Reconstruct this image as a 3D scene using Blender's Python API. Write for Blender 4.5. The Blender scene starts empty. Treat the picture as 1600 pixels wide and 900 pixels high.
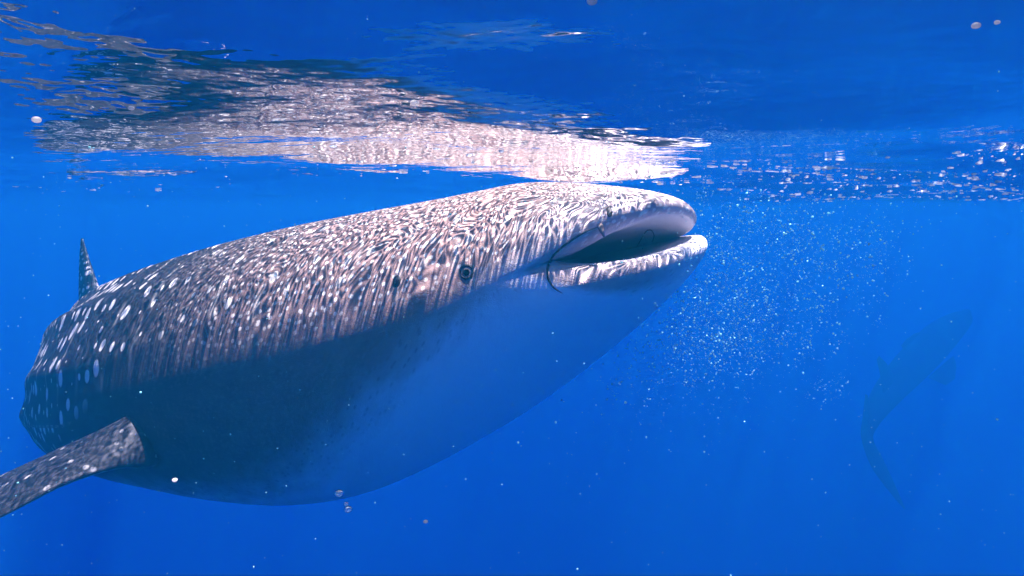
import bpy, math, random
import numpy as np
from mathutils import Vector
from mathutils.bvhtree import BVHTree

rng = np.random.default_rng(7)
random.seed(7)
scene = bpy.context.scene
COL = scene.collection
R = math.radians

# ------------------------------------------------------------------ camera
CAM_Z = -0.15                 # the lens is 15 cm below the surface (z = 0)
PITCH = math.atan(0.12)       # looking slightly down
cam_data = bpy.data.cameras.new("camera")
cam_data.lens = 22.5
cam_data.sensor_width = 36.0
cam_data.clip_start = 0.02
cam_data.clip_end = 1500.0
cam = bpy.data.objects.new("camera", cam_data)
COL.objects.link(cam)
cam.location = (0, 0, CAM_Z)
cam.rotation_euler = (math.pi / 2 - PITCH, 0, 0)
scene.camera = cam

# ------------------------------------------------------------------ sky, sun, exposure
SUN_EL, SUN_AZ = R(77), R(100)      # azimuth clockwise from +Y
world = bpy.data.worlds.new("World")
scene.world = world
world.use_nodes = True
wn = world.node_tree.nodes
wl = world.node_tree.links
sky = wn.new("ShaderNodeTexSky")
sky.sky_type = 'NISHITA'
sky.sun_disc = False
sky.sun_elevation = SUN_EL
sky.sun_rotation = SUN_AZ
wl.new(sky.outputs[0], wn["Background"].inputs[0])
wn["Background"].inputs[1].default_value = 0.05

sun_data = bpy.data.lights.new("sun", 'SUN')
sun_data.energy = 5.0
sun_data.angle = R(0.5)
sun_data.color = (1.0, 0.91, 0.84)
sun = bpy.data.objects.new("sun", sun_data)
COL.objects.link(sun)
sd = Vector((math.sin(SUN_AZ) * math.cos(SUN_EL), math.cos(SUN_AZ) * math.cos(SUN_EL), math.sin(SUN_EL)))
sun.rotation_euler = sd.to_track_quat('Z', 'Y').to_euler()

scene.view_settings.view_transform = 'Standard'
scene.view_settings.look = 'None'
scene.view_settings.exposure = 0.80
scene.view_settings.gamma = 1.0
scene.render.engine = 'CYCLES'
cy = scene.cycles
cy.use_denoising = True
cy.max_bounces = 6
cy.diffuse_bounces = 3
cy.glossy_bounces = 4
cy.transmission_bounces = 4
cy.volume_bounces = 2
cy.transparent_max_bounces = 12
cy.sample_clamp_indirect = 6.0
cy.use_adaptive_sampling = True
cy.adaptive_threshold = 0.05


# ------------------------------------------------------------------ helpers
def at(px, py, Y):
    """A point of the place seen in direction (px, py) of the 1600x900 photo, Y metres ahead."""
    x, y = (px - 800) / 1000.0, (450 - py) / 1000.0
    f = np.array([0, math.cos(PITCH), -math.sin(PITCH)])
    u = np.array([0, math.sin(PITCH), math.cos(PITCH)])
    d = f + x * np.array([1.0, 0, 0]) + y * u
    return np.array([0, 0, CAM_Z]) + d * (Y / d[1])


at0 = at


def tag(o, label=None, cat=None, group=None, kind=None):
    if label: o["label"] = label
    if cat: o["category"] = cat
    if group: o["group"] = group
    if kind: o["kind"] = kind
    return o


def mesh_obj(name, verts, faces, mat=None, parent=None, smooth=True):
    me = bpy.data.meshes.new(name)
    if isinstance(verts, np.ndarray):
        verts = verts.tolist()
    me.from_pydata(verts, [], faces if isinstance(faces, list) else faces.tolist())
    me.update()
    if smooth:
        me.polygons.foreach_set("use_smooth", [True] * len(me.polygons))
    o = bpy.data.objects.new(name, me)
    COL.objects.link(o)
    if mat: me.materials.append(mat)
    if parent: o.parent = parent
    return o


def empty(name, loc):
    o = bpy.data.objects.new(name, None)
    o.location = loc
    COL.objects.link(o)
    return o


def set_attr(me, name, arr):
    a = me.attributes.new(name, 'FLOAT', 'POINT')
    a.data.foreach_set("value", np.asarray(arr, dtype=np.float32))


def spline(xs, ys, xq):
    """Natural-looking cubic (Catmull-Rom, non uniform) interpolation of the columns of ys."""
    xs = np.asarray(xs, float); ys = np.asarray(ys, float); xq = np.asarray(xq, float)
    if ys.ndim == 1: return spline(xs, ys[:, None], xq)[:, 0]
    m = np.gradient(ys, xs, axis=0)
    i = np.clip(np.searchsorted(xs, xq, side='right') - 1, 0, len(xs) - 2)
    h = (xs[i + 1] - xs[i])[:, None]
    t = ((xq - xs[i]))[:, None] / h
    return ((2*t**3 - 3*t**2 + 1) * ys[i] + (t**3 - 2*t**2 + t) * h * m[i]
            + (-2*t**3 + 3*t**2) * ys[i+1] + (t**3 - t**2) * h * m[i+1])


class NT:
    """Short-hand for building node trees."""
    def __init__(self, name):
        self.m = bpy.data.materials.new(name)
        self.m.use_nodes = True
        self.t = self.m.node_tree
        self.t.nodes.clear()
        self.out = self.t.nodes.new("ShaderNodeOutputMaterial")
    def n(self, typ, **kw):
        nd = self.t.nodes.new("ShaderNode" + typ)
        for k, v in kw.items(): setattr(nd, k, v)
        return nd
    def put(self, sock, v):
        if hasattr(v, "is_output"): self.t.links.new(v, sock)
        else: sock.default_value = v
    def math(self, op, a, b=None, c=None, clamp=False):
        nd = self.n("Math", operation=op, use_clamp=clamp)
        self.put(nd.inputs[0], a)
        if b is not None: self.put(nd.inputs[1], b)
        if c is not None: self.put(nd.inputs[2], c)
        return nd.outputs[0]
    def vmath(self, op, a, b=None):
        nd = self.n("VectorMath", operation=op)
        self.put(nd.inputs[0], a)
        if b is not None: self.put(nd.inputs[1], b)
        return nd.outputs[0]
    def noise(self, vec, scale, detail=2.0, rough=0.5, dist=0.0, out=0, dim='3D'):
        nd = self.n("TexNoise", noise_dimensions=dim)
        self.put(nd.inputs["Vector"], vec)
        nd.inputs["Scale"].default_value = scale
        nd.inputs["Detail"].default_value = detail
        nd.inputs["Roughness"].default_value = rough
        nd.inputs["Distortion"].default_value = dist
        return nd.outputs[out]
    def voro(self, vec, scale, feature='F1', rand=1.0, dim='3D', out="Distance"):
        nd = self.n("TexVoronoi", feature=feature, voronoi_dimensions=dim)
        self.put(nd.inputs["Vector"], vec)
        nd.inputs["Scale"].default_value = scale
        nd.inputs["Randomness"].default_value = rand
        return nd.outputs[out]
    def maprange(self, v, a, b, c=0.0, d=1.0, smooth=True):
        nd = self.n("MapRange", interpolation_type='SMOOTHSTEP' if smooth else 'LINEAR')
        self.put(nd.inputs[0], v)
        for k, x in zip((1, 2, 3, 4), (a, b, c, d)): self.put(nd.inputs[k], x)
        return nd.outputs[0]
    def mix(self, fac, a, b):
        nd = self.n("Mix", data_type='RGBA')
        self.put(nd.inputs[0], fac)
        for s, v in ((nd.inputs[6], a), (nd.inputs[7], b)):
            if hasattr(v, "is_output"): self.t.links.new(v, s)
            else: s.default_value = (*v, 1.0)
        return nd.outputs[2]
    def attr(self, name, out="Fac"):
        nd = self.n("Attribute", attribute_name=name)
        return nd.outputs[out]
    def principled(self, color, rough=0.5, normal=None, spec=0.3, **kw):
        nd = self.n("BsdfPrincipled")
        if hasattr(color, "is_output"): self.t.links.new(color, nd.inputs["Base Color"])
        else: nd.inputs["Base Color"].default_value = (*color, 1.0)
        self.put(nd.inputs["Roughness"], rough)
        nd.inputs["Specular IOR Level"].default_value = spec
        if normal is not None: self.put(nd.inputs["Normal"], normal)
        for k, v in kw.items(): nd.inputs[k].default_value = v
        self.t.links.new(nd.outputs[0], self.out.inputs["Surface"])
        return nd
    def bump(self, h, strength=0.3, dist=0.01, normal=None):
        nd = self.n("Bump")
        nd.inputs["Strength"].default_value = strength
        nd.inputs["Distance"].default_value = dist
        self.put(nd.inputs["Height"], h)
        if normal is not None: self.put(nd.inputs["Normal"], normal)
        return nd.outputs[0]


# ------------------------------------------------------------------ materials
def mat_water_surface():
    g = NT("water_surface_from_below")
    geo = g.n("NewGeometry")
    pos = geo.outputs["Position"]
    # fine ripples: short wavelets on the big geometric waves
    r1 = g.noise(g.vmath('MULTIPLY', pos, (0.55, 1.0, 1.0)), 17.0, 2, 0.5, 0.0, dim='2D')
    bump = g.bump(r1, 1.0, 0.0042)
    fres = g.n("Fresnel")
    fres.inputs["IOR"].default_value = 1.333
    gl = g.n("BsdfGlossy")
    gl.inputs["Color"].default_value = (0.97, 0.98, 1.0, 1)
    gl.inputs["Roughness"].default_value = 0.0
    g.put(gl.inputs["Normal"], bump)
    # caustics: a bright-line light pattern painted into the surface's transparent colour
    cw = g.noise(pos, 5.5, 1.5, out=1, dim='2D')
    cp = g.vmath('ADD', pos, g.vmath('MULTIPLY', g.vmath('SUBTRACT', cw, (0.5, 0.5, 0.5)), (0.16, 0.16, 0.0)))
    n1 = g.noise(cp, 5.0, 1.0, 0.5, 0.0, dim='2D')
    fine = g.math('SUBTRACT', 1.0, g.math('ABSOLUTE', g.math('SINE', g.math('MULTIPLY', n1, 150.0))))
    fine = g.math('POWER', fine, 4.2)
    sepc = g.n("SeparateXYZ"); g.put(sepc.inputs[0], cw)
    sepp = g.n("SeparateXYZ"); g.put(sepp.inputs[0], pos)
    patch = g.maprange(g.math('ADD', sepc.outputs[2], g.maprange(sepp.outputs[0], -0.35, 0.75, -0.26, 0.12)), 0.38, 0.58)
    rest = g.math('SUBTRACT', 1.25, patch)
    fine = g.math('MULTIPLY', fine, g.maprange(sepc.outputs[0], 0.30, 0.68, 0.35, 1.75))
    # painted light: short dashes drawn out across the waves, thin net between them
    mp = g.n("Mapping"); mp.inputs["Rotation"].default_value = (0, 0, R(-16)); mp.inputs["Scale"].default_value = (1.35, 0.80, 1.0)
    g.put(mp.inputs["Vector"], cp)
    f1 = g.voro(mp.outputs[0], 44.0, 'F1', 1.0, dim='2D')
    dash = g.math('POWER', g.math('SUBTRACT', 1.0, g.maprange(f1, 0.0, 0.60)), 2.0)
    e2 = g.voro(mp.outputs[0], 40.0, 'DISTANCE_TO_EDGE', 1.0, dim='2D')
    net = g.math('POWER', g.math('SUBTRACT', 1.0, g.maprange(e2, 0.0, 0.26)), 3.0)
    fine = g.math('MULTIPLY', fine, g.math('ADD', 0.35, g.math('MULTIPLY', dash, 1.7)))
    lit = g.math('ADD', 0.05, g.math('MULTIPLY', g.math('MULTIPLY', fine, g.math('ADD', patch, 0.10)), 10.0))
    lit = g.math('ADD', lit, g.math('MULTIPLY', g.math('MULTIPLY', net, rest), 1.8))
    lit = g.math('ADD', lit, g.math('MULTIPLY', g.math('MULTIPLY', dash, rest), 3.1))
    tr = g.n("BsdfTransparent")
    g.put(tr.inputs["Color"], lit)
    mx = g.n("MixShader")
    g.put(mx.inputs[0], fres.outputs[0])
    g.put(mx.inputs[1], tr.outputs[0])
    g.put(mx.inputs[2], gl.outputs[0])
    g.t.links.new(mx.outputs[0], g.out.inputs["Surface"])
    return g.m


def mat_water_volume():
    g = NT("blue_sea_water")
    v = g.n("VolumePrincipled")
    v.inputs["Color"].default_value = (0.007, 0.235, 0.44, 1)
    v.inputs["Density"].default_value = 0.112
    v.inputs["Anisotropy"].default_value = 0.3
    v.inputs["Absorption Color"].default_value = (0, 0, 0.6, 1)
    v.inputs["Density Attribute"].default_value = ""
    v.inputs["Color Attribute"].default_value = ""
    g.m.cycles.homogeneous_volume = True
    g.t.links.new(v.outputs[0], g.out.inputs["Volume"])
    return g.m


def mat_seabed():
    g = NT("deep_sand")
    geo = g.n("NewGeometry")
    n = g.noise(geo.outputs["Position"], 0.3, 4)
    g.principled(g.mix(n, (0.12, 0.13, 0.13), (0.22, 0.21, 0.18)), 0.9)
    return g.m


def mat_skin(spots=1.0):
    """Whale shark skin: slate back with rows of cream spots and thin pale bars, white belly, mauve mouth."""
    g = NT("spotted_shark_skin")
    uv = g.n("UVMap").outputs[0]
    girth = g.attr("girth")          # +1 along the spine, -1 along the belly
    mouth = g.attr("mouth")
    along = g.attr("along")
    geo = g.n("NewGeometry")
    pos = geo.outputs["Position"]
    mott = g.noise(uv, 9.0, 4, 0.6)
    mott2 = g.noise(uv, 60.0, 2, 0.6)
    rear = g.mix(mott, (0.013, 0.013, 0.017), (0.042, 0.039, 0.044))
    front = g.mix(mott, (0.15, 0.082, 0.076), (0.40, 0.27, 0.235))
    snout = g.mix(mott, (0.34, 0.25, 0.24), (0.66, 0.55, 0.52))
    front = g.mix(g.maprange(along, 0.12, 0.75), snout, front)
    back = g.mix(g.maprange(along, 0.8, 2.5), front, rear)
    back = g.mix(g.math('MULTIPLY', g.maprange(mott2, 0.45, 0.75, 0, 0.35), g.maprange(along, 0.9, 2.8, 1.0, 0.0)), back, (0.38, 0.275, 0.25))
    # rows of spots
    jit = g.noise(uv, 3.0, 1, out=1)
    suv = g.vmath('ADD', uv, g.vmath('MULTIPLY', g.vmath('SUBTRACT', jit, (0.5, 0.5, 0.5)), (0.05, 0.05, 0)))
    suv = g.vmath('MULTIPLY', suv, (1.35, 0.85, 1.0))
    d = g.voro(suv, 9.0, 'F1', 0.55, '2D')
    col = g.voro(suv, 9.0, 'F1', 0.55, '2D', out="Color")
    sep = g.n("SeparateColor"); g.put(sep.inputs[0], col)
    rad = g.maprange(sep.outputs[0], 0.15, 1.0, 0.035, 0.235, smooth=False)
    rad = g.math('MULTIPLY', rad, g.maprange(along, 1.6, 3.2, 1.0, 1.75))
    spot = g.math('SUBTRACT', 1.0, g.maprange(d, g.math('MULTIPLY', rad, 0.7), rad))
    spot = g.math('MULTIPLY', spot, g.maprange(along, 1.0, 3.0, 0.65, 1.0))
    sepu = g.n("SeparateXYZ"); g.put(sepu.inputs[0], suv)
    bars = g.math('POWER', g.math('ABSOLUTE', g.math('COSINE', g.math('MULTIPLY', sepu.outputs[0], math.pi * 3.6))), 60.0)
    bars = g.math('MULTIPLY', bars, g.maprange(g.noise(uv, 5.0, 2), 0.45, 0.6, 0, 0.25))
    # head: small crowded specks
    d2 = g.voro(uv, 28.0, 'F1', 0.9, '2D')
    speck = g.math('MULTIPLY', g.math('SUBTRACT', 1.0, g.maprange(d2, 0.16, 0.26)), g.maprange(along, 1.2, 2.4, 0.8, 0.0))
    spot = g.math('MULTIPLY', spot, g.maprange(g.math('ADD', girth, g.maprange(along, 2.0, 3.6, -0.25, 0.6)), 0.0, 0.25))
    spot = g.math('MULTIPLY', spot, spots)
    bars = g.math('MULTIPLY', bars, g.maprange(girth, 0.0, 0.3))
    speck = g.math('MULTIPLY', speck, g.maprange(girth, 0.0, 0.3))
    pale = g.math('MAXIMUM', g.math('MAXIMUM', spot, bars), speck)
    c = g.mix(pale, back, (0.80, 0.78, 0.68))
    # belly
    bl = g.math('ADD', girth, g.math('MULTIPLY', g.math('SUBTRACT', mott, 0.5), 0.35))
    bl = g.math('SUBTRACT', bl, g.math('MULTIPLY', g.maprange(along, 0.4, 2.0, 0.78, 0.0), g.maprange(along, 0.10, 0.26)))
    belly = g.maprange(bl, -0.98, -0.5, 1.0, 0.0)
    freck = g.voro(uv, 22.0, 'F1', 1.0, '2D')
    fr = g.math('MULTIPLY', g.math('SUBTRACT', 1.0, g.maprange(freck, 0.10, 0.20)), g.maprange(bl, -1.0, -0.6, 0.0, 0.6))
    bbase = g.mix(g.noise(uv, 2.6, 4, 0.65), (0.42, 0.44, 0.47), (0.66, 0.68, 0.70))
    chin = g.mix(g.noise(uv, 3.1, 4, 0.65), (0.80, 0.81, 0.82), (0.93, 0.93, 0.93))
    bbase = g.mix(g.maprange(along, 0.5, 1.7), chin, bbase)
    bcol = g.mix(fr, bbase, (0.10, 0.10, 0.12))
    c = g.mix(belly, c, bcol)
    lipcol = g.mix(mott2, (0.56, 0.52, 0.56), (0.70, 0.66, 0.70))
    c = g.mix(mouth, c, lipcol)
    bh = g.math('ADD', g.noise(pos, 220.0, 2), g.math('MULTIPLY', g.noise(pos, 40.0, 3), 1.2))
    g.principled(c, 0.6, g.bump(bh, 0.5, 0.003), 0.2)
    return g.m


def mat_plain(name, color, rough=0.6, spec=0.3, var=0.25, scale=30.0, **kw):
    g = NT(name)
    geo = g.n("NewGeometry")
    n = g.noise(geo.outputs["Position"], scale, 3)
    lo = tuple(c * (1 - var) for c in color)
    hi = tuple(min(1, c * (1 + var)) for c in color)
    g.principled(g.mix(n, lo, hi), rough, None, spec, **kw)
    return g.m


def mat_bubble():
    g = NT("air_bubble")
    fres = g.n("Fresnel"); fres.inputs["IOR"].default_value = 0.75
    gl = g.n("BsdfGlossy"); gl.inputs["Roughness"].default_value = 0.03
    tr = g.n("BsdfTransparent")
    tl = g.n("BsdfTranslucent"); tl.inputs["Color"].default_value = (0.75, 0.95, 0.95, 1)
    m0 = g.n("MixShader"); m0.inputs[0].default_value = 0.30
    g.put(m0.inputs[1], tr.outputs[0]); g.put(m0.inputs[2], tl.outputs[0])
    mx = g.n("MixShader")
    g.put(mx.inputs[0], fres.outputs[0]); g.put(mx.inputs[1], m0.outputs[0]); g.put(mx.inputs[2], gl.outputs[0])
    g.t.links.new(mx.outputs[0], g.out.inputs["Surface"])
    return g.m


def mat_lit_through(name, color, k=0.55):
    g = NT(name)
    geo = g.n("NewGeometry")
    n = g.noise(geo.outputs["Position"], 60.0, 2)
    c = g.mix(n, tuple(x * 0.85 for x in color), color)
    df = g.n("BsdfDiffuse"); tl = g.n("BsdfTranslucent"); mx = g.n("MixShader")
    g.put(df.inputs["Color"], c); g.put(tl.inputs["Color"], c)
    mx.inputs[0].default_value = k
    g.put(mx.inputs[1], df.outputs[0]); g.put(mx.inputs[2], tl.outputs[0])
    g.t.links.new(mx.outputs[0], g.out.inputs["Surface"])
    return g.m


M_SKIN = mat_skin()


def mat_fin():
    """Upper side of the pectoral fin: near-black slate with pale caustic light painted as streaks along its length, pale underside."""
    g = NT("caustic_streak_fin_skin")
    uv = g.n("UVMap").outputs[0]
    st = g.noise(g.vmath('MULTIPLY', uv, (3.0, 42.0, 1.0)), 1.0, 4, 0.6)
    mt = g.noise(uv, 14.0, 4, 0.6)
    c = g.mix(mt, (0.010, 0.011, 0.016), (0.040, 0.039, 0.046))
    c = g.mix(g.maprange(st, 0.56, 0.72, 0.0, 0.6), c, (0.17, 0.165, 0.17))  # pale streaks put caustic light into the fin's colour
    spt = g.math('SUBTRACT', 1.0, g.maprange(g.voro(uv, 11.0, 'F1', 1.0, '2D'), 0.07, 0.13))
    c = g.mix(g.math('MULTIPLY', spt, 0.45), c, (0.6, 0.58, 0.52))
    c = g.mix(g.maprange(g.attr("girth"), -0.2, 0.2, 1.0, 0.0), c, (0.40, 0.41, 0.42))
    g.principled(c, 0.55, g.bump(st, 0.4, 0.004), 0.25)
    return g.m


M_FIN = mat_fin()
M_SURF = mat_water_surface()
M_VOL = mat_water_volume()
M_BED = mat_seabed()
M_DARK = mat_plain("dark_crease", (0.012, 0.010, 0.014), 0.5)
M_FARSKIN = mat_plain("silhouette_shark_skin", (0.008, 0.009, 0.011), 0.8, 0.0, 0.4, 2.0)  # near-black base: the far shark's silhouette shade put into its skin colour
M_EYE = mat_plain("eye_iris", (0.24, 0.20, 0.20), 0.6, 0.2)
M_PUPIL = mat_plain("pupil_black", (0.002, 0.002, 0.003), 0.9, 0.0)
M_LID = mat_plain("eyelid_skin", (0.10, 0.09, 0.095), 0.5)
M_LIP = mat_plain("lip_skin", (0.22, 0.165, 0.16), 0.6)
M_PLANK = mat_lit_through("pale_plankton", (0.38, 0.76, 0.80))
M_SPECK = mat_lit_through("white_speck", (0.86, 0.82, 0.78), 0.7)
M_FOAM_GLINT = mat_lit_through("white_foam_glint", (0.88, 0.90, 0.92), 0.75)  # white for foam and for flecks that imitate wave glints
M_BUB = mat_bubble()

# ------------------------------------------------------------------ water surface, seabed
def axis(lo, hi, step, far, grow=1.12):
    a = list(np.arange(lo, hi + 1e-6, step))
    s, x = step, a[-1]
    while x < far: s *= grow; x += s; a.append(x)
    s, x = step, a[0]
    left = []
    while x > -far: s *= grow; x -= s; left.append(x)
    return np.array(left[::-1] + a)


def waves(X, Y):
    r = np.random.default_rng(21)
    Z = np.zeros_like(X)
    for k in range(46):
        lam = 0.22 * (1.9 / 0.22) ** r.random()
        th = r.normal(1.45, 0.5)
        kk = 2 * math.pi / lam
        amp = 0.0036 * lam ** 0.85 * (0.5 + r.random())
        Z += amp * np.sin(kk * (math.cos(th) * X + math.sin(th) * Y) + r.random() * 7)
    rough = 0.62 + 1.25 * (1 / (1 + np.exp(-(X - 1.0) * 2.2)))       # choppier ahead of the feeding shark
    far = 1.0 / (1.0 + (np.hypot(X, Y) / 30.0) ** 2)
    swell = 0.40 * (1 + 0.15 / (1 + np.exp((X + 0.35) * 7))) * np.exp(-((Y - 0.2) / 0.76) ** 2) * np.exp(-(X / 6.0) ** 2)
    return Z * rough * far + swell


xs = axis(-4.2, 4.2, 0.028, 260)
ys = axis(-0.6, 6.4, 0.024, 260)
GX, GY = np.meshgrid(xs, ys)
GZ = waves(GX, GY)
nx, ny = len(xs), len(ys)
idx = np.arange(nx * ny).reshape(ny, nx)
F = np.stack([idx[:-1, :-1], idx[:-1, 1:], idx[1:, 1:], idx[1:, :-1]], -1).reshape(-1, 4)
sea = mesh_obj("sea_surface", np.stack([GX, GY, GZ], -1).reshape(-1, 3), F, M_SURF)
tag(sea, "rippled underside of the sea surface mirroring the shark", kind="structure")

gx = np.linspace(-260, 260, 60)
BX, BY = np.meshgrid(gx, gx)
BZ = -24 + 0.8 * np.sin(BX * .11 + 1) * np.cos(BY * .13) + 0.5 * np.sin(BX * .31 + BY * .23)
bi = np.arange(3600).reshape(60, 60)
BF = np.stack([bi[:-1, :-1], bi[:-1, 1:], bi[1:, 1:], bi[1:, :-1]], -1).reshape(-1, 4)
bed = mesh_obj("seabed", np.stack([BX, BY, BZ], -1).reshape(-1, 3), BF, M_BED)
tag(bed, "deep sandy seabed lost in the blue", kind="structure")


# ------------------------------------------------------------------ whale shark
NV = 200
VV = np.linspace(0, 2 * math.pi, NV, endpoint=False)
CV, SV = np.cos(VV), np.sin(VV)
BODY = [  # px, y top, y bottom, metres ahead, half width
    (800, 290, 652, 2.78, 0.67), (700, 310, 706, 2.85, 0.70), (600, 328, 748, 2.93, 0.70),
    (500, 347, 767, 3.02, 0.68), (400, 371, 764, 3.15, 0.64), (305, 402, 748, 3.35, 0.60),
    (230, 433, 733, 3.68, 0.56), (178, 460, 720, 4.12, 0.50), (145, 490, 712, 4.65, 0.43),
    (120, 530, 704, 5.3, 0.36), (120, 562, 690, 6.1, 0.28), (150, 580, 672, 7.0, 0.19), (195, 592, 656, 8.2, 0.085)]
ctr, zt, zb, hw = [], [], [], []
for px, yt, yb, Y, w in BODY:
    t, b = at(px, yt, Y), at(px, yb, Y)
    ctr.append(t[:2]); zt.append(t[2]); zb.append(b[2]); hw.append(w)
ctr = np.array(ctr)
sl = np.concatenate([[0], np.cumsum(np.linalg.norm(np.diff(ctr, axis=0), axis=1))])
SQ = np.linspace(0, sl[-1], 300)
C2 = spline(sl, ctr, SQ); ZT = spline(sl, zt, SQ); ZB = spline(sl, zb, SQ); HW = spline(sl, hw, SQ)
T2 = np.gradient(C2, SQ, axis=0); T2 /= np.linalg.norm(T2, axis=1)[:, None]     # towards the tail
LAT = np.stack([T2[:, 1], -T2[:, 0]], 1)                                       # towards the camera side
if LAT[0, 1] > 0: LAT = -LAT


def spow(x, e): return np.sign(x) * np.abs(x) ** e


def mid_z(i):
    w = np.interp(SQ[i], [0, 0.9, 2.0, 3.2], [0.62, 0.58, 0.38, 0.32])     # height of the widest line
    return w * ZT[i] + (1 - w) * ZB[i]


def section(i):
    s = SQ[i]
    zc = mid_z(i)
    up, dn = ZT[i] - zc, zc - ZB[i]
    lat = HW[i] * spow(CV, 0.92)
    z = zc + np.where(SV > 0, up, dn) * spow(SV, 0.95)
    # long ridges on back and flank behind the head
    amp = 0.022 * np.clip((s - 0.9) / 1.6, 0, 1) * min(1.0, HW[i] / 0.4)
    rid = np.zeros(NV)
    for a0 in (90, 72, 48, 20, 108, 132, 160):
        dv = (np.degrees(VV) - a0 + 180) % 360 - 180
        rid += np.exp(-(dv / 5.0) ** 2) * (0.6 if a0 == 90 else 1.0)
    keel = np.clip((s - 2.2) / 1.2, 0, 1) * 2.2
    for a0 in (4, 176):
        dv = (np.degrees(VV) - a0 + 180) % 360 - 180
        rid += keel * np.exp(-np.abs(dv / 7.0) ** 1.3)
    k = 1 + amp * rid / max(HW[i], 0.05)
    P = np.empty((NV, 3))
    P[:, :2] = C2[i] + (lat * k)[:, None] * LAT[i]
    P[:, 2] = zc + (z - zc) * k
    return P


rings_body = [section(i) for i in range(len(SQ))]
h2 = -T2[0]                       # heading of the head
Fv = np.array([h2[0], h2[1], 0.0]); Lv = np.array([LAT[0, 0], LAT[0, 1], 0.0]); Uv = np.array([0, 0, 1.0])
print("heading", Fv, "lat", Lv)
# mouth rim
H0 = np.array([*C2[0], 0]) + Fv * 0.28
WM, G_UP, G_LO = 0.60, 0.475, 0.505
aS = np.abs(SV)
VD = np.degrees(VV)
VD2 = np.where(VD > 180, 360 - VD, VD)
z_up = np.interp(VD2, [0, 6, 14, 26, 45, 65, 90, 115, 140, 165, 180], [-.322, -.290, -.240, -.190, -.154, -.162, -.212, -.258, -.294, -.322, -.335])
z_lo = np.interp(VD2, [0, 10, 30, 60, 90, 120, 150, 180], [-.322, -.322, -.304, -.265, -.246, -.262, -.302, -.335])
sm = np.ones(9) / 9
z_l = np.where(SV >= 0, z_up, z_lo)
z_l = np.convolve(np.concatenate([z_l[-8:], z_l, z_l[:8]]), sm, 'same')[8:-8]
low = np.clip(-SV * 1.5, 0, 1); low = low * low * (3 - 2 * low)
lat_l = WM * spow(CV, 0.80) * (1 + 0.08 * low)
fwd_l = np.where(SV >= 0, G_UP, G_LO) * aS ** 0.80
LIP = H0 + fwd_l[:, None] * Fv + lat_l[:, None] * Lv + z_l[:, None] * Uv
OUT = CV[:, None] * Lv + SV[:, None] * Uv
PN = CV[:, None] * Lv + aS[:, None] * Fv                 # outward in plan
D = rings_body[0] - LIP
dist = np.linalg.norm(D, axis=1)[:, None]
T1 = (rings_body[2] - rings_body[0]); T1 /= np.linalg.norm(T1, axis=1)[:, None]
T1 = T1 * dist * 1.0
up_w = np.clip(SV * 2.5, 0, 1)[:, None]; lo_w = np.clip(-SV * 1.5, 0, 1)[:, None]
T0 = PN * (0.22 + 0.06 * up_w + 0.24 * lo_w) + Uv * (0.32 * up_w - 0.10 * lo_w)
NH = 70
tt = np.linspace(0, 1, NH + 1)[:-1] ** 1.35
rings_head = []
for t in tt:
    rings_head.append((2*t**3 - 3*t**2 + 1) * LIP + (t**3 - 2*t**2 + t) * T0 + (-2*t**3 + 3*t**2) * rings_body[0] + (t**3 - t**2) * T1)
# mouth lining, from the rim back into the throat
THR = H0 - Fv * 0.75 + (CV * 0.34)[:, None] * Lv + (-0.50 + SV * 0.10)[:, None] * Uv
I0 = -T0 * 0.55 * np.array([1, 1, 1]) + Fv * 0.12 * aS[:, None]
I0 = (-OUT * 0.10) + OUT * 0.0 - Fv * 0.25
I0 = -(T0 / np.linalg.norm(T0, axis=1)[:, None]) * 0.16
I1 = np.tile(-Fv * 0.7, (NV, 1))
NI = 36
rings_in = []
for t in np.linspace(1, 0, NI + 1)[:-1] ** 1.3:
    rings_in.append((2*t**3 - 3*t**2 + 1) * LIP + (t**3 - 2*t**2 + t) * I0 + (-2*t**3 + 3*t**2) * THR + (t**3 - t**2) * I1)
rings = rings_in + rings_head + rings_body
NR = len(rings)
V = np.concatenate(rings)
ri = np.arange(NR * NV).reshape(NR, NV)
r2 = np.roll(ri, -1, axis=1)
FF = np.stack([ri[:-1], ri[1:], r2[1:], r2[:-1]], -1).reshape(-1, 4).tolist()
FF.append(ri[0].tolist()); FF.append(ri[-1][::-1].tolist())

shark = empty("whale_shark", tuple(np.append(C2[0], -1.1)))
SH0 = np.array(shark.location)
tag(shark, "huge spotted whale shark feeding with open mouth just under the surface", "whale shark")
body = mesh_obj("body", V - SH0, FF, M_SKIN, shark)
# surface coordinates for the skin pattern
RG = np.array(rings)
du = np.linalg.norm(np.diff(RG, axis=0), axis=2).mean(axis=1)
along = np.concatenate([[0], np.cumsum(du)])
along -= along[NI]
dv = np.linalg.norm(RG - np.roll(RG, 1, axis=1), axis=2)
Vc = np.cumsum(dv, axis=1)
Vc -= Vc[:, NV // 4][:, None]
U = np.repeat(along[:, None], NV, 1)
girth = np.tile(SV, (NR, 1))
mouth = np.zeros((NR, NV))
mouth[:NI] = 1.0
mouth[NI:NI + 12] = np.linspace(0.5, 0, 12)[:, None]
girth[NI:NI + NH] = girth[NI:NI + NH]
set_attr(body.data, "girth", girth.ravel())
set_attr(body.data, "mouth", mouth.ravel())
set_attr(body.data, "along", U.ravel())
uvl = body.data.uv_layers.new(name="UVMap")
loops = np.empty(len(body.data.loops), np.int32)
body.data.loops.foreach_get("vertex_index", loops)
uvl.data.foreach_set("uv", np.stack([U.ravel()[loops], Vc.ravel()[loops]], -1).astype(np.float32).ravel())
BV = BVHTree.FromPolygons([tuple(v) for v in V], FF)


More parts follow.
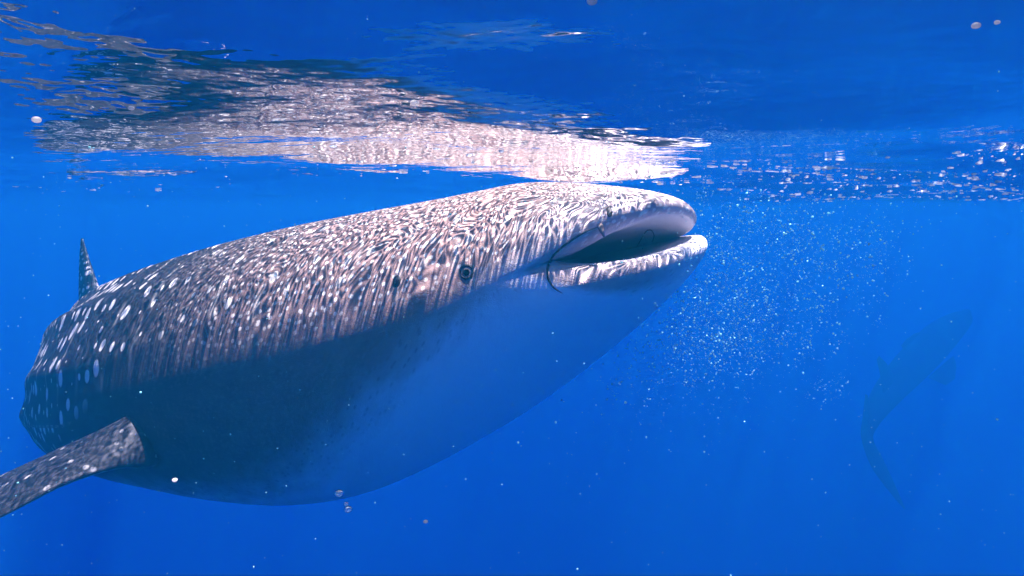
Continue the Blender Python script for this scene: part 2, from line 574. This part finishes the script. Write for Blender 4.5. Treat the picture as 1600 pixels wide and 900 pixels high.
def hit(px, py):
    o = Vector((0, 0, CAM_Z)); d = (Vector(at(px, py, 3.0)) - o).normalized()
    p, n, i, t = BV.ray_cast(o, d)
    if p is None: return None, None
    if n.dot(d) > 0: n = -n
    return np.array(p), np.array(n)


def fin(name, secs, parent, origin, mat, both_dark=False, n=40, m=28):
    """secs: (leading point, trailing point, thickness); lofted with aerofoil sections."""
    k = np.arange(len(secs))
    q = np.linspace(0, len(secs) - 1, n)
    LE = spline(k, np.array([s[0] for s in secs]), q); TE = spline(k, np.array([s[1] for s in secs]), q)
    TH = spline(k, np.array([s[2] for s in secs]), q)
    a = np.linspace(0, 2 * math.pi, m, endpoint=False)
    cx = 0.5 - 0.5 * np.cos(a)
    prof = np.sin(a) * (1 - 0.55 * cx)
    vs, gi, us = [], [], []
    span = np.gradient((LE + TE) / 2, axis=0)
    for i in range(n):
        ch = TE[i] - LE[i]
        nn = np.cross(ch, span[i]); nn /= (np.linalg.norm(nn) + 1e-9)
        if nn[2] < 0: nn = -nn
        for j in range(m):
            vs.append(LE[i] + ch * cx[j] + nn * prof[j] * TH[i])
            gi.append(1.0 if (both_dark or prof[j] > -0.02) else -1.0)
            us.append((i / n * 1.3 + 20, cx[j] * np.linalg.norm(ch) + (0 if prof[j] > 0 else 3)))
    fi = np.arange(n * m).reshape(n, m); f2 = np.roll(fi, -1, axis=1)
    f = np.stack([fi[:-1], fi[1:], f2[1:], f2[:-1]], -1).reshape(-1, 4).tolist()
    f.append(fi[-1].tolist()); f.append(fi[0][::-1].tolist())
    o = mesh_obj(name, np.array(vs) - origin, f, mat, parent)
    set_attr(o.data, "girth", gi); set_attr(o.data, "mouth", np.zeros(len(gi))); set_attr(o.data, "along", np.full(len(gi), 5.0))
    u = o.data.uv_layers.new(name="UVMap"); us = np.array(us, np.float32)
    lp = np.empty(len(o.data.loops), np.int32); o.data.loops.foreach_get("vertex_index", lp)
    u.data.foreach_set("uv", us[lp].ravel())
    return o


# near pectoral fin: sweeps back and down past the left edge of the view
fin("pectoral_fin", [
    (at(310, 716, 3.05), at(285, 585, 3.20), 0.12),
    (at(256, 726, 2.74), at(240, 612, 2.90), 0.085),
    (at(226, 731, 2.56), at(219, 634, 2.68), 0.055),
    (at(180, 732, 2.46), at(176, 662, 2.62), 0.046),
    (at(100, 757, 2.36), at(95, 700, 2.58), 0.036),
    (at(0, 808, 2.26), at(-5, 746, 2.54), 0.030),
    (at(-110, 856, 2.14), at(-120, 804, 2.38), 0.022),
    (at(-230, 900, 2.02), at(-240, 880, 2.16), 0.012),
    (at(-300, 920, 1.96), at(-298, 918, 2.00), 0.005)], shark, SH0, M_FIN)


def body_at(s, v_deg, k=1.0):
    i = int(np.argmin(np.abs(SQ - s))); j = int(round((v_deg % 360) / 360 * NV)) % NV
    c = np.array([*C2[i], mid_z(i)])
    return c + (rings_body[i][j] - c) * k, np.array([*T2[i], 0]), np.array([*LAT[i], 0])


def mirror_fin(name, s0, s1, vdeg, length, droop, sweep, th):
    a, t, l = body_at(s0, vdeg, 0.9); b, _, _ = body_at(s1, vdeg, 0.9)
    o = np.sign(math.cos(R(vdeg))) * l
    d = o * math.cos(R(droop)) - Uv * math.sin(R(droop))
    secs = []
    for q in (0, .25, .5, .75, 1.0):
        w = 1 - q ** 1.3 * 0.9
        le = a + d * length * q + t * sweep * q ** 1.2
        secs.append((le, le + (b - a) * w, th * (1 - .9 * q)))
    return fin(name, secs, shark, SH0, M_SKIN, n=20)


mirror_fin("pectoral_fin", 1.70, 2.20, 200, 1.3, 25, 0.7, 0.06)
mirror_fin("pelvic_fin", 5.7, 5.9, -50, 0.2, 35, 0.2, 0.03)
mirror_fin("pelvic_fin", 5.7, 5.9, 230, 0.2, 35, 0.2, 0.03)


def upright_fin(name, s0, s1, vdeg, height, sweep, th, up=1):
    a, t, l = body_at(s0, vdeg, 0.93); b, _, _ = body_at(s1, vdeg, 0.93)
    secs = []
    for q in (0, .2, .45, .7, .9, 1.0):
        w = (1 - q) ** 0.85 * 0.93 + 0.07
        le = a + Uv * up * height * q + t * sweep * q ** 0.75
        secs.append((le, le + (b - a) * w, th * (1 - .88 * q)))
    return fin(name, secs, shark, SH0, M_SKIN, both_dark=True, n=24)


DORS_S = float(SQ[np.argmin(np.abs(C2[:, 1] - 4.35))])
upright_fin("dorsal_fin", DORS_S, DORS_S + 0.85, 90, 0.46, 0.55, 0.085)
upright_fin("second_dorsal_fin", 5.3, 5.6, 90, 0.22, 0.2, 0.03)
upright_fin("anal_fin", 5.5, 5.75, 270, 0.2, 0.18, 0.03, up=-1)
# tail fin
te, tt_, _ = body_at(SQ[-1] - 0.05, 90, 0.0)
secs = []
for q, dz, dx, w in ((0, -0.62, 0.42, 0.05), (1, -0.3, 0.22, 0.25), (2, 0.0, -0.02, 0.36), (3, 0.5, 0.3, 0.33), (4, 1.0, 0.72, 0.2), (5, 1.3, 1.0, 0.04)):
    le = te + Uv * dz + tt_ * dx
    secs.append((le, le + tt_ * w, 0.02 + 0.03 * (q == 2)))
fin("caudal_fin", secs, shark, SH0, M_SKIN, both_dark=True)


# ---- eye, spiracle, nostril, folds: set on the skin
def basis(n):
    n = Vector(n).normalized()
    a = Vector((0, 0, 1)).cross(n).normalized(); b = n.cross(a)
    return np.array(a), np.array(b), np.array(n)


def dome(c, n, rx, ry, h, seg=32, ringn=8, jag=None):
    a, b, nn = basis(n)
    v = [c + nn * h]; f = []
    for k in range(1, ringn + 1):
        th = k / ringn * math.pi / 2
        for j in range(seg):
            p = 2 * math.pi * j / seg
            g = 1.0 if jag is None else jag(p)
            v.append(c + (a * math.cos(p) * rx + b * math.sin(p) * ry) * math.sin(th) * g + nn * h * math.cos(th))
    for j in range(seg): f.append([0, 1 + j, 1 + (j + 1) % seg])
    for k in range(ringn - 1):
        for j in range(seg):
            o = 1 + k * seg
            f.append([o + j, o + seg + j, o + seg + (j + 1) % seg, o + (j + 1) % seg])
    return np.array(v), f


def torus(c, n, rx, ry, r, seg=40, m=10, rfun=None):
    a, b, nn = basis(n)
    v, f = [], []
    for i in range(seg):
        p = 2 * math.pi * i / seg
        rad = a * math.cos(p) + b * math.sin(p)
        ct = c + a * math.cos(p) * rx + b * math.sin(p) * ry
        rr = r if rfun is None else r * rfun(p)
        for j in range(m):
            q = 2 * math.pi * j / m
            v.append(ct + rad * math.cos(q) * rr + nn * math.sin(q) * rr)
    for i in range(seg):
        for j in range(m):
            f.append([i*m + j, ((i+1) % seg)*m + j, ((i+1) % seg)*m + (j+1) % m, i*m + (j+1) % m])
    return np.array(v), f


def tube(pts, radii, m=8):
    pts = np.array(pts); v, f = [], []
    tg = np.gradient(pts, axis=0)
    for p, t, r in zip(pts, tg, radii):
        t = Vector(t).normalized(); a = t.cross(Vector((0, 0.3, 1))).normalized(); b = t.cross(a)
        for j in range(m):
            q = 2 * math.pi * j / m
            v.append(p + (np.array(a) * math.cos(q) + np.array(b) * math.sin(q)) * r)
    n = len(pts)
    for i in range(n - 1):
        for j in range(m):
            f.append([i*m + j, i*m + (j+1) % m, (i+1)*m + (j+1) % m, (i+1)*m + j])
    f.append(list(range(m))[::-1]); f.append([(n-1)*m + j for j in range(m)])
    return np.array(v), f


p, n = hit(729, 425)
if p is not None:
    v, f = dome(p - n * 0.004, n, 0.020, 0.020, 0.0055)
    eye = mesh_obj("eye", v - SH0, f, M_EYE, shark)
    a, b, _ = basis(n)
    v, f = dome(p + n * 0.0018 - b * 0.001, n, 0.0115, 0.0110, 0.0020)
    mesh_obj("pupil", v - SH0, f, M_PUPIL, eye)
    v, f = torus(p - n * 0.001, n, 0.0225, 0.0215, 0.0034)
    mesh_obj("eyelid", v - SH0, f, M_DARK, eye)
    v, f = torus(p - n * 0.003, n, 0.0272, 0.0255, 0.0032)
    mesh_obj("eye_socket_rim", v - SH0, f, M_LID, eye)
p, n = hit(618, 441)
if p is not None:
    v, f = dome(p - n * 0.003, n, 0.022, 0.030, 0.008, jag=lambda q: 0.75 + 0.25 * math.cos(q - 0.6))
    mesh_obj("spiracle", v - SH0, f, M_DARK, shark)


def crease(name, pix, r, mat, lift=0.0, taper=True):
    k = np.arange(len(pix)); q = np.linspace(0, len(pix) - 1, 40)
    pp = spline(k, np.array(pix, float), q)
    pts = []
    for x, y in pp:
        p, n = hit(x, y)
        if p is not None and (not pts or np.linalg.norm(p - pts[-1]) < 0.15): pts.append(p + n * lift)
    if len(pts) < 4: print("crease missed", name); return None
    w = np.sin(np.linspace(0.12, math.pi - 0.12, len(pts))) ** 0.5 if taper else np.ones(len(pts))
    v, f = tube(pts, r * w)
    return mesh_obj(name, v - SH0, f, mat, shark)


crease("labial_furrow", [(940, 353), (915, 362), (888, 379), (866, 398), (856, 418), (857, 436), (866, 450), (880, 459)], 0.0046, M_DARK, -0.0016)
crease("mouth_fold", [(996, 384), (1004, 370), (1011, 360), (1018, 360), (1022, 368), (1019, 378)], 0.0028, M_DARK)
p, n = hit(938, 351)
if p is not None:
    q = np.array([0, 0, -1.0]); sdv = np.array([0.25, -0.1, 0])
    v, f = tube([p - n * .01, p + n * .004 + q * .012, p + n * .008 + (q + sdv) * .03, p + n * .010 + (q + sdv) * .040], [.011, .009, .006, .002])
    b_ = mesh_obj("nasal_barbel", v - SH0, f, M_LIP, shark)
p, n = hit(952, 330)
if p is not None:
    v, f = dome(p - n * 0.002, n, 0.010, 0.022, 0.004)
    mesh_obj("nostril", v - SH0, f, M_DARK, shark)

# ------------------------------------------------------------------ distant whale shark
FS = 2.3


def far_shark():
    def at(px, py, Y, _at=at0): return _at(px, py, Y * FS)
    pts = [(1512, 486, 12.6, .10, .08), (1496, 500, 12.3, .48, .26), (1468, 526, 11.5, .60, .46), (1430, 566, 10.6, .58, .50), (1392, 608, 9.8, .44, .42),
           (1366, 646, 9.1, .27, .30), (1357, 676, 8.6, .13, .16), (1362, 694, 8.3, .06, .09)]
    P = np.array([at(a, b, c) for a, b, c, _, _ in pts]); W = np.array([p_[3:] for p_ in pts]) * FS * 0.50
    k = np.arange(len(pts)); q = np.linspace(0, len(pts) - 1, 70)
    PQ = spline(k, P, q); WQ = np.maximum(spline(k, W, q), .02)
    tg = np.gradient(PQ, axis=0); tg /= np.linalg.norm(tg, axis=1)[:, None]
    o = empty("whale_shark", tuple(P[3] - np.array([0, 0, .6])))
    o["label"] = "dim far whale shark swimming off into the blue at right"
    o["category"] = "whale shark"
    O = np.array(o.location)
    m = 40; v = []; gi = []; us = []
    for i in range(70):
        side = np.cross(tg[i], Uv); side /= np.linalg.norm(side); up = np.cross(side, tg[i])
        if up[2] < 0: up = -up
        for j in range(m):
            a = 2 * math.pi * j / m
            v.append(PQ[i] + side * math.cos(a) * WQ[i, 0] + up * math.sin(a) * WQ[i, 1]); gi.append(math.sin(a)); us.append((i * .09 + 40, j / m * 3))
    fi = np.arange(70 * m).reshape(70, m); f2 = np.roll(fi, -1, axis=1)
    f = np.stack([fi[:-1], fi[1:], f2[1:], f2[:-1]], -1).reshape(-1, 4).tolist()
    f.append(fi[0].tolist()); f.append(fi[-1][::-1].tolist())
    b = mesh_obj("body", np.array(v) - O, f, M_FARSKIN, o)
    set_attr(b.data, "girth", gi); set_attr(b.data, "mouth", np.zeros(len(gi))); set_attr(b.data, "along", np.full(len(gi), 5.))
    u = b.data.uv_layers.new(name="UVMap"); us = np.array(us, np.float32)
    lp = np.empty(len(b.data.loops), np.int32); b.data.loops.foreach_get("vertex_index", lp)
    u.data.foreach_set("uv", us[lp].ravel())
    fin("caudal_fin", [(at(1356, 618, 8.1), at(1352, 616, 7.9), .01), (at(1357, 646, 8.2), at(1348, 652, 7.8), .03), (at(1358, 676, 8.4), at(1346, 684, 7.9), .05),
                       (at(1382, 722, 8.3), at(1362, 730, 7.9), .04), (at(1403, 768, 8.2), at(1396, 776, 8.0), .025), (at(1414, 794, 8.1), at(1413, 795, 8.0), .008)], o, O, M_FARSKIN, True)
    fin("dorsal_fin", [(at(1404, 600, 9.9), at(1382, 624, 9.4), .05), (at(1388, 572, 9.5), at(1376, 590, 9.2), .035), (at(1374, 556, 9.2), at(1370, 562, 9.1), .01)], o, O, M_FARSKIN, True)
    fin("pectoral_fin", [(at(1448, 520, 11.6), at(1412, 556, 10.8), .06), (at(1432, 520, 11.2), at(1412, 548, 10.7), .04), (at(1416, 530, 10.9), at(1408, 540, 10.7), .01)], o, O, M_FARSKIN)
    fin("pectoral_fin", [(at(1490, 556, 11.4), at(1450, 590, 10.7), .06), (at(1494, 572, 11.1), at(1464, 596, 10.6), .04), (at(1492, 592, 10.8), at(1478, 602, 10.7), .01)], o, O, M_FARSKIN)


far_shark()

# ------------------------------------------------------------------ drifting specks and bubbles
def ico():
    t = (1 + 5 ** .5) / 2
    v = np.array([(-1, t, 0), (1, t, 0), (-1, -t, 0), (1, -t, 0), (0, -1, t), (0, 1, t), (0, -1, -t), (0, 1, -t), (t, 0, -1), (t, 0, 1), (-t, 0, -1), (-t, 0, 1)], float)
    v /= np.linalg.norm(v[0])
    f = np.array([(0,11,5),(0,5,1),(0,1,7),(0,7,10),(0,10,11),(1,5,9),(5,11,4),(11,10,2),(10,7,6),(7,1,8),(3,9,4),(3,4,2),(3,2,6),(3,6,8),(3,8,9),(4,9,5),(2,4,11),(6,2,10),(8,6,7),(9,8,1)])
    return v, f


ICO_V, ICO_F = ico()


def swarm(name, centres, sizes, mat, stretch=(1, 1, 1), jitter=0.5):
    n = len(centres)
    sc = sizes[:, None] * (np.array(stretch) * (1 + jitter * (rng.random((n, 3)) - .5)))
    V_ = centres[:, None, :] + ICO_V[None] * sc[:, None, :] * (1 + 0.25 * (rng.random((n, 12, 1)) - .5))
    F_ = ICO_F[None] + (np.arange(n) * 12)[:, None, None]
    return mesh_obj(name, V_.reshape(-1, 3), F_.reshape(-1, 3), mat, smooth=True)


def free(P, margin=0.0):
    """keep only points in front of the shark's skin and under water"""
    keep = []
    o = Vector((0, 0, CAM_Z))
    for p in P:
        d = Vector(p) - o; L = d.length
        h = BV.ray_cast(o, d.normalized())
        keep.append((h[3] is None or h[3] > L + 0.02) and p[2] < -0.03)
    return np.array(keep)


# cloud of feed and tiny bubbles ahead of the mouth, in sinking curtains
P = []
for cx, cy, sx, sy, n in ((1150, 400, 60, 75, 1300), (1105, 500, 60, 45, 1100), (1060, 545, 60, 34, 800), (1275, 430, 38, 45, 850), (1365, 395, 30, 30, 420), (1230, 350, 90, 24, 700), (1180, 520, 50, 50, 420), (1040, 620, 60, 60, 70), (880, 700, 40, 60, 30)):
    for _ in range(n):
        P.append(at(rng.normal(cx, sx), rng.normal(cy, sy), rng.uniform(2.0, 3.3)))
for _ in range(110):                                      # sinking clumps and trails
    cx, cy, Y = rng.normal(1150, 110), rng.normal(430, 90), rng.uniform(2.0, 3.2)
    tx, ty = rng.normal(-18, 14), rng.uniform(10, 60)
    for q in rng.random(int(rng.integers(12, 46))):
        P.append(at(cx + tx * q + rng.normal(0, 7), cy + ty * q + rng.normal(0, 7), Y + rng.normal(0, 0.05)))
for _ in range(220):
    P.append(at(rng.normal(1000, 75), rng.normal(600, 55), rng.uniform(1.9, 2.6)))
P = np.array(P); k = free(P); P = P[k]
S = 0.0008 + 0.0034 * rng.random(len(P)) ** 6
o = swarm("feed_particles", P, S, M_PLANK)
tag(o, "cloud of fine pale feed specks drifting ahead of the open mouth", "specks", kind="stuff")
P = []
while len(P) < 900:
    Y = 0.45 + 4.5 * rng.random() ** 1.2
    P.append(at(rng.uniform(-20, 1620), rng.uniform(60, 900), Y))
P = np.array(P); k = free(P); P = P[k]
S = 0.0007 * (0.5 + np.linalg.norm(P, axis=1) * 0.5) * (0.7 + 1.3 * rng.random(len(P)) ** 3)
o = swarm("drifting_plankton", P, S, M_PLANK)
tag(o, "tiny pale plankton specks scattered through the blue water", "plankton", kind="stuff")

# white flecks under the surface: foam bubbles, and stand-ins for wave glints
P, S = [], []
for cx, dy, spread, n in ((1430, (2.2, 6.0), 140, 2600), (1230, (2.0, 5), 70, 600), (1560, (1.9, 4.0), 60, 900), (650, (1.7, 3.0), 170, 70), (150, (2.6, 5.0), 90, 45), (1060, (2.0, 3.0), 60, 90)):
    for _ in range(n):
        Y = rng.uniform(*dy); q = at(rng.normal(cx, spread), 330, Y)
        P.append((q[0], Y)); S.append((0.0014 + 0.012 * rng.random() ** 4.5) * (0.4 + Y / 5))
P = np.array(P); S = np.array(S)
Z = waves(P[:, 0], P[:, 1])
o = swarm("surface_foam_glints", np.stack([P[:, 0], P[:, 1], Z - S * 0.02], -1), S, M_FOAM_GLINT, (1.5, 1.3, 0.3), 0.9)
tag(o, "white foam bubbles and painted wave glints under the sea surface", "foam", kind="stuff")


def ball(name, c, r, mat, sq=(1, 1, 1), seg=20, rn=12):
    v = [(0, 0, 1)]; f = []
    for i in range(1, rn):
        th = math.pi * i / rn
        for j in range(seg):
            a = 2 * math.pi * j / seg; v.append((math.sin(th) * math.cos(a), math.sin(th) * math.sin(a), math.cos(th)))
    v.append((0, 0, -1))
    for j in range(seg): f.append([0, 1 + j, 1 + (j + 1) % seg]); f.append([len(v) - 1, 1 + (rn-2)*seg + (j+1) % seg, 1 + (rn-2)*seg + j])
    for i in range(rn - 2):
        for j in range(seg):
            q = 1 + i * seg; f.append([q + j, q + seg + j, q + seg + (j+1) % seg, q + (j+1) % seg])
    v = np.array(v) * r * np.array(sq)
    v *= 1 + 0.05 * np.sin(v[:, :1] / r * 3 + 1) * np.cos(v[:, 2:] / r * 2.4)
    ob = mesh_obj(name, v, f, mat); ob.location = tuple(c)
    return ob


for (px, py, Y, r, lab) in ((530, 771, 1.5, 0.011, "upper air bubble rising below the shark's belly"),
                            (541, 788, 1.5, 0.006, "smallest air bubble of the three below the belly"),
                            (544, 796, 1.5, 0.010, "lowest air bubble of the three below the belly")):
    tag(ball("air_bubble", at(px, py, Y), r, M_BUB, (1.15, 1.15, .72)), lab, "bubble", "air bubbles under the belly")
for (px, py, Y, r, lab) in ((205, 169, 0.7, .0028, "bright white speck over the dark reflection at upper left"),
                            (648, 161, 0.6, .0036, "bright round speck over the shark's reflection"),
                            (57, 187, 0.7, .0042, "pale round speck near the left edge under the surface"),
                            (1525, 40, 0.42, .0024, "largest bright speck in the upper right corner"),
                            (1558, 35, 0.42, .0016, "smaller bright speck in the upper right corner"),
                            (925, 2, 0.38, .0026, "bright speck at the very top edge"),
                            (665, 815, 0.6, .0020, "dim round speck in the open blue below the shark"),
                            (273, 750, 2.2, .0085, "small pale flake under the belly beside the pectoral fin")):
    tag(ball("drifting_speck", at(px, py, Y), r, M_SPECK, (1.2, 1, .8)), lab, "speck", "bright drifting specks")

# ------------------------------------------------------------------ the sea water itself
def box(name, lo, hi, mat):
    x0, y0, z0 = lo; x1, y1, z1 = hi
    v = [(x0, y0, z0), (x1, y0, z0), (x1, y1, z0), (x0, y1, z0), (x0, y0, z1), (x1, y0, z1), (x1, y1, z1), (x0, y1, z1)]
    f = [[0, 3, 2, 1], [4, 5, 6, 7], [0, 1, 5, 4], [1, 2, 6, 5], [2, 3, 7, 6], [3, 0, 4, 7]]
    return mesh_obj(name, np.array(v, float), f, mat, smooth=False)


hz = box("haze", (-300, -300, -27), (300, 300, 0.7), M_VOL)
tag(hz, "clear deep blue sea water fading into the distance", kind="stuff")
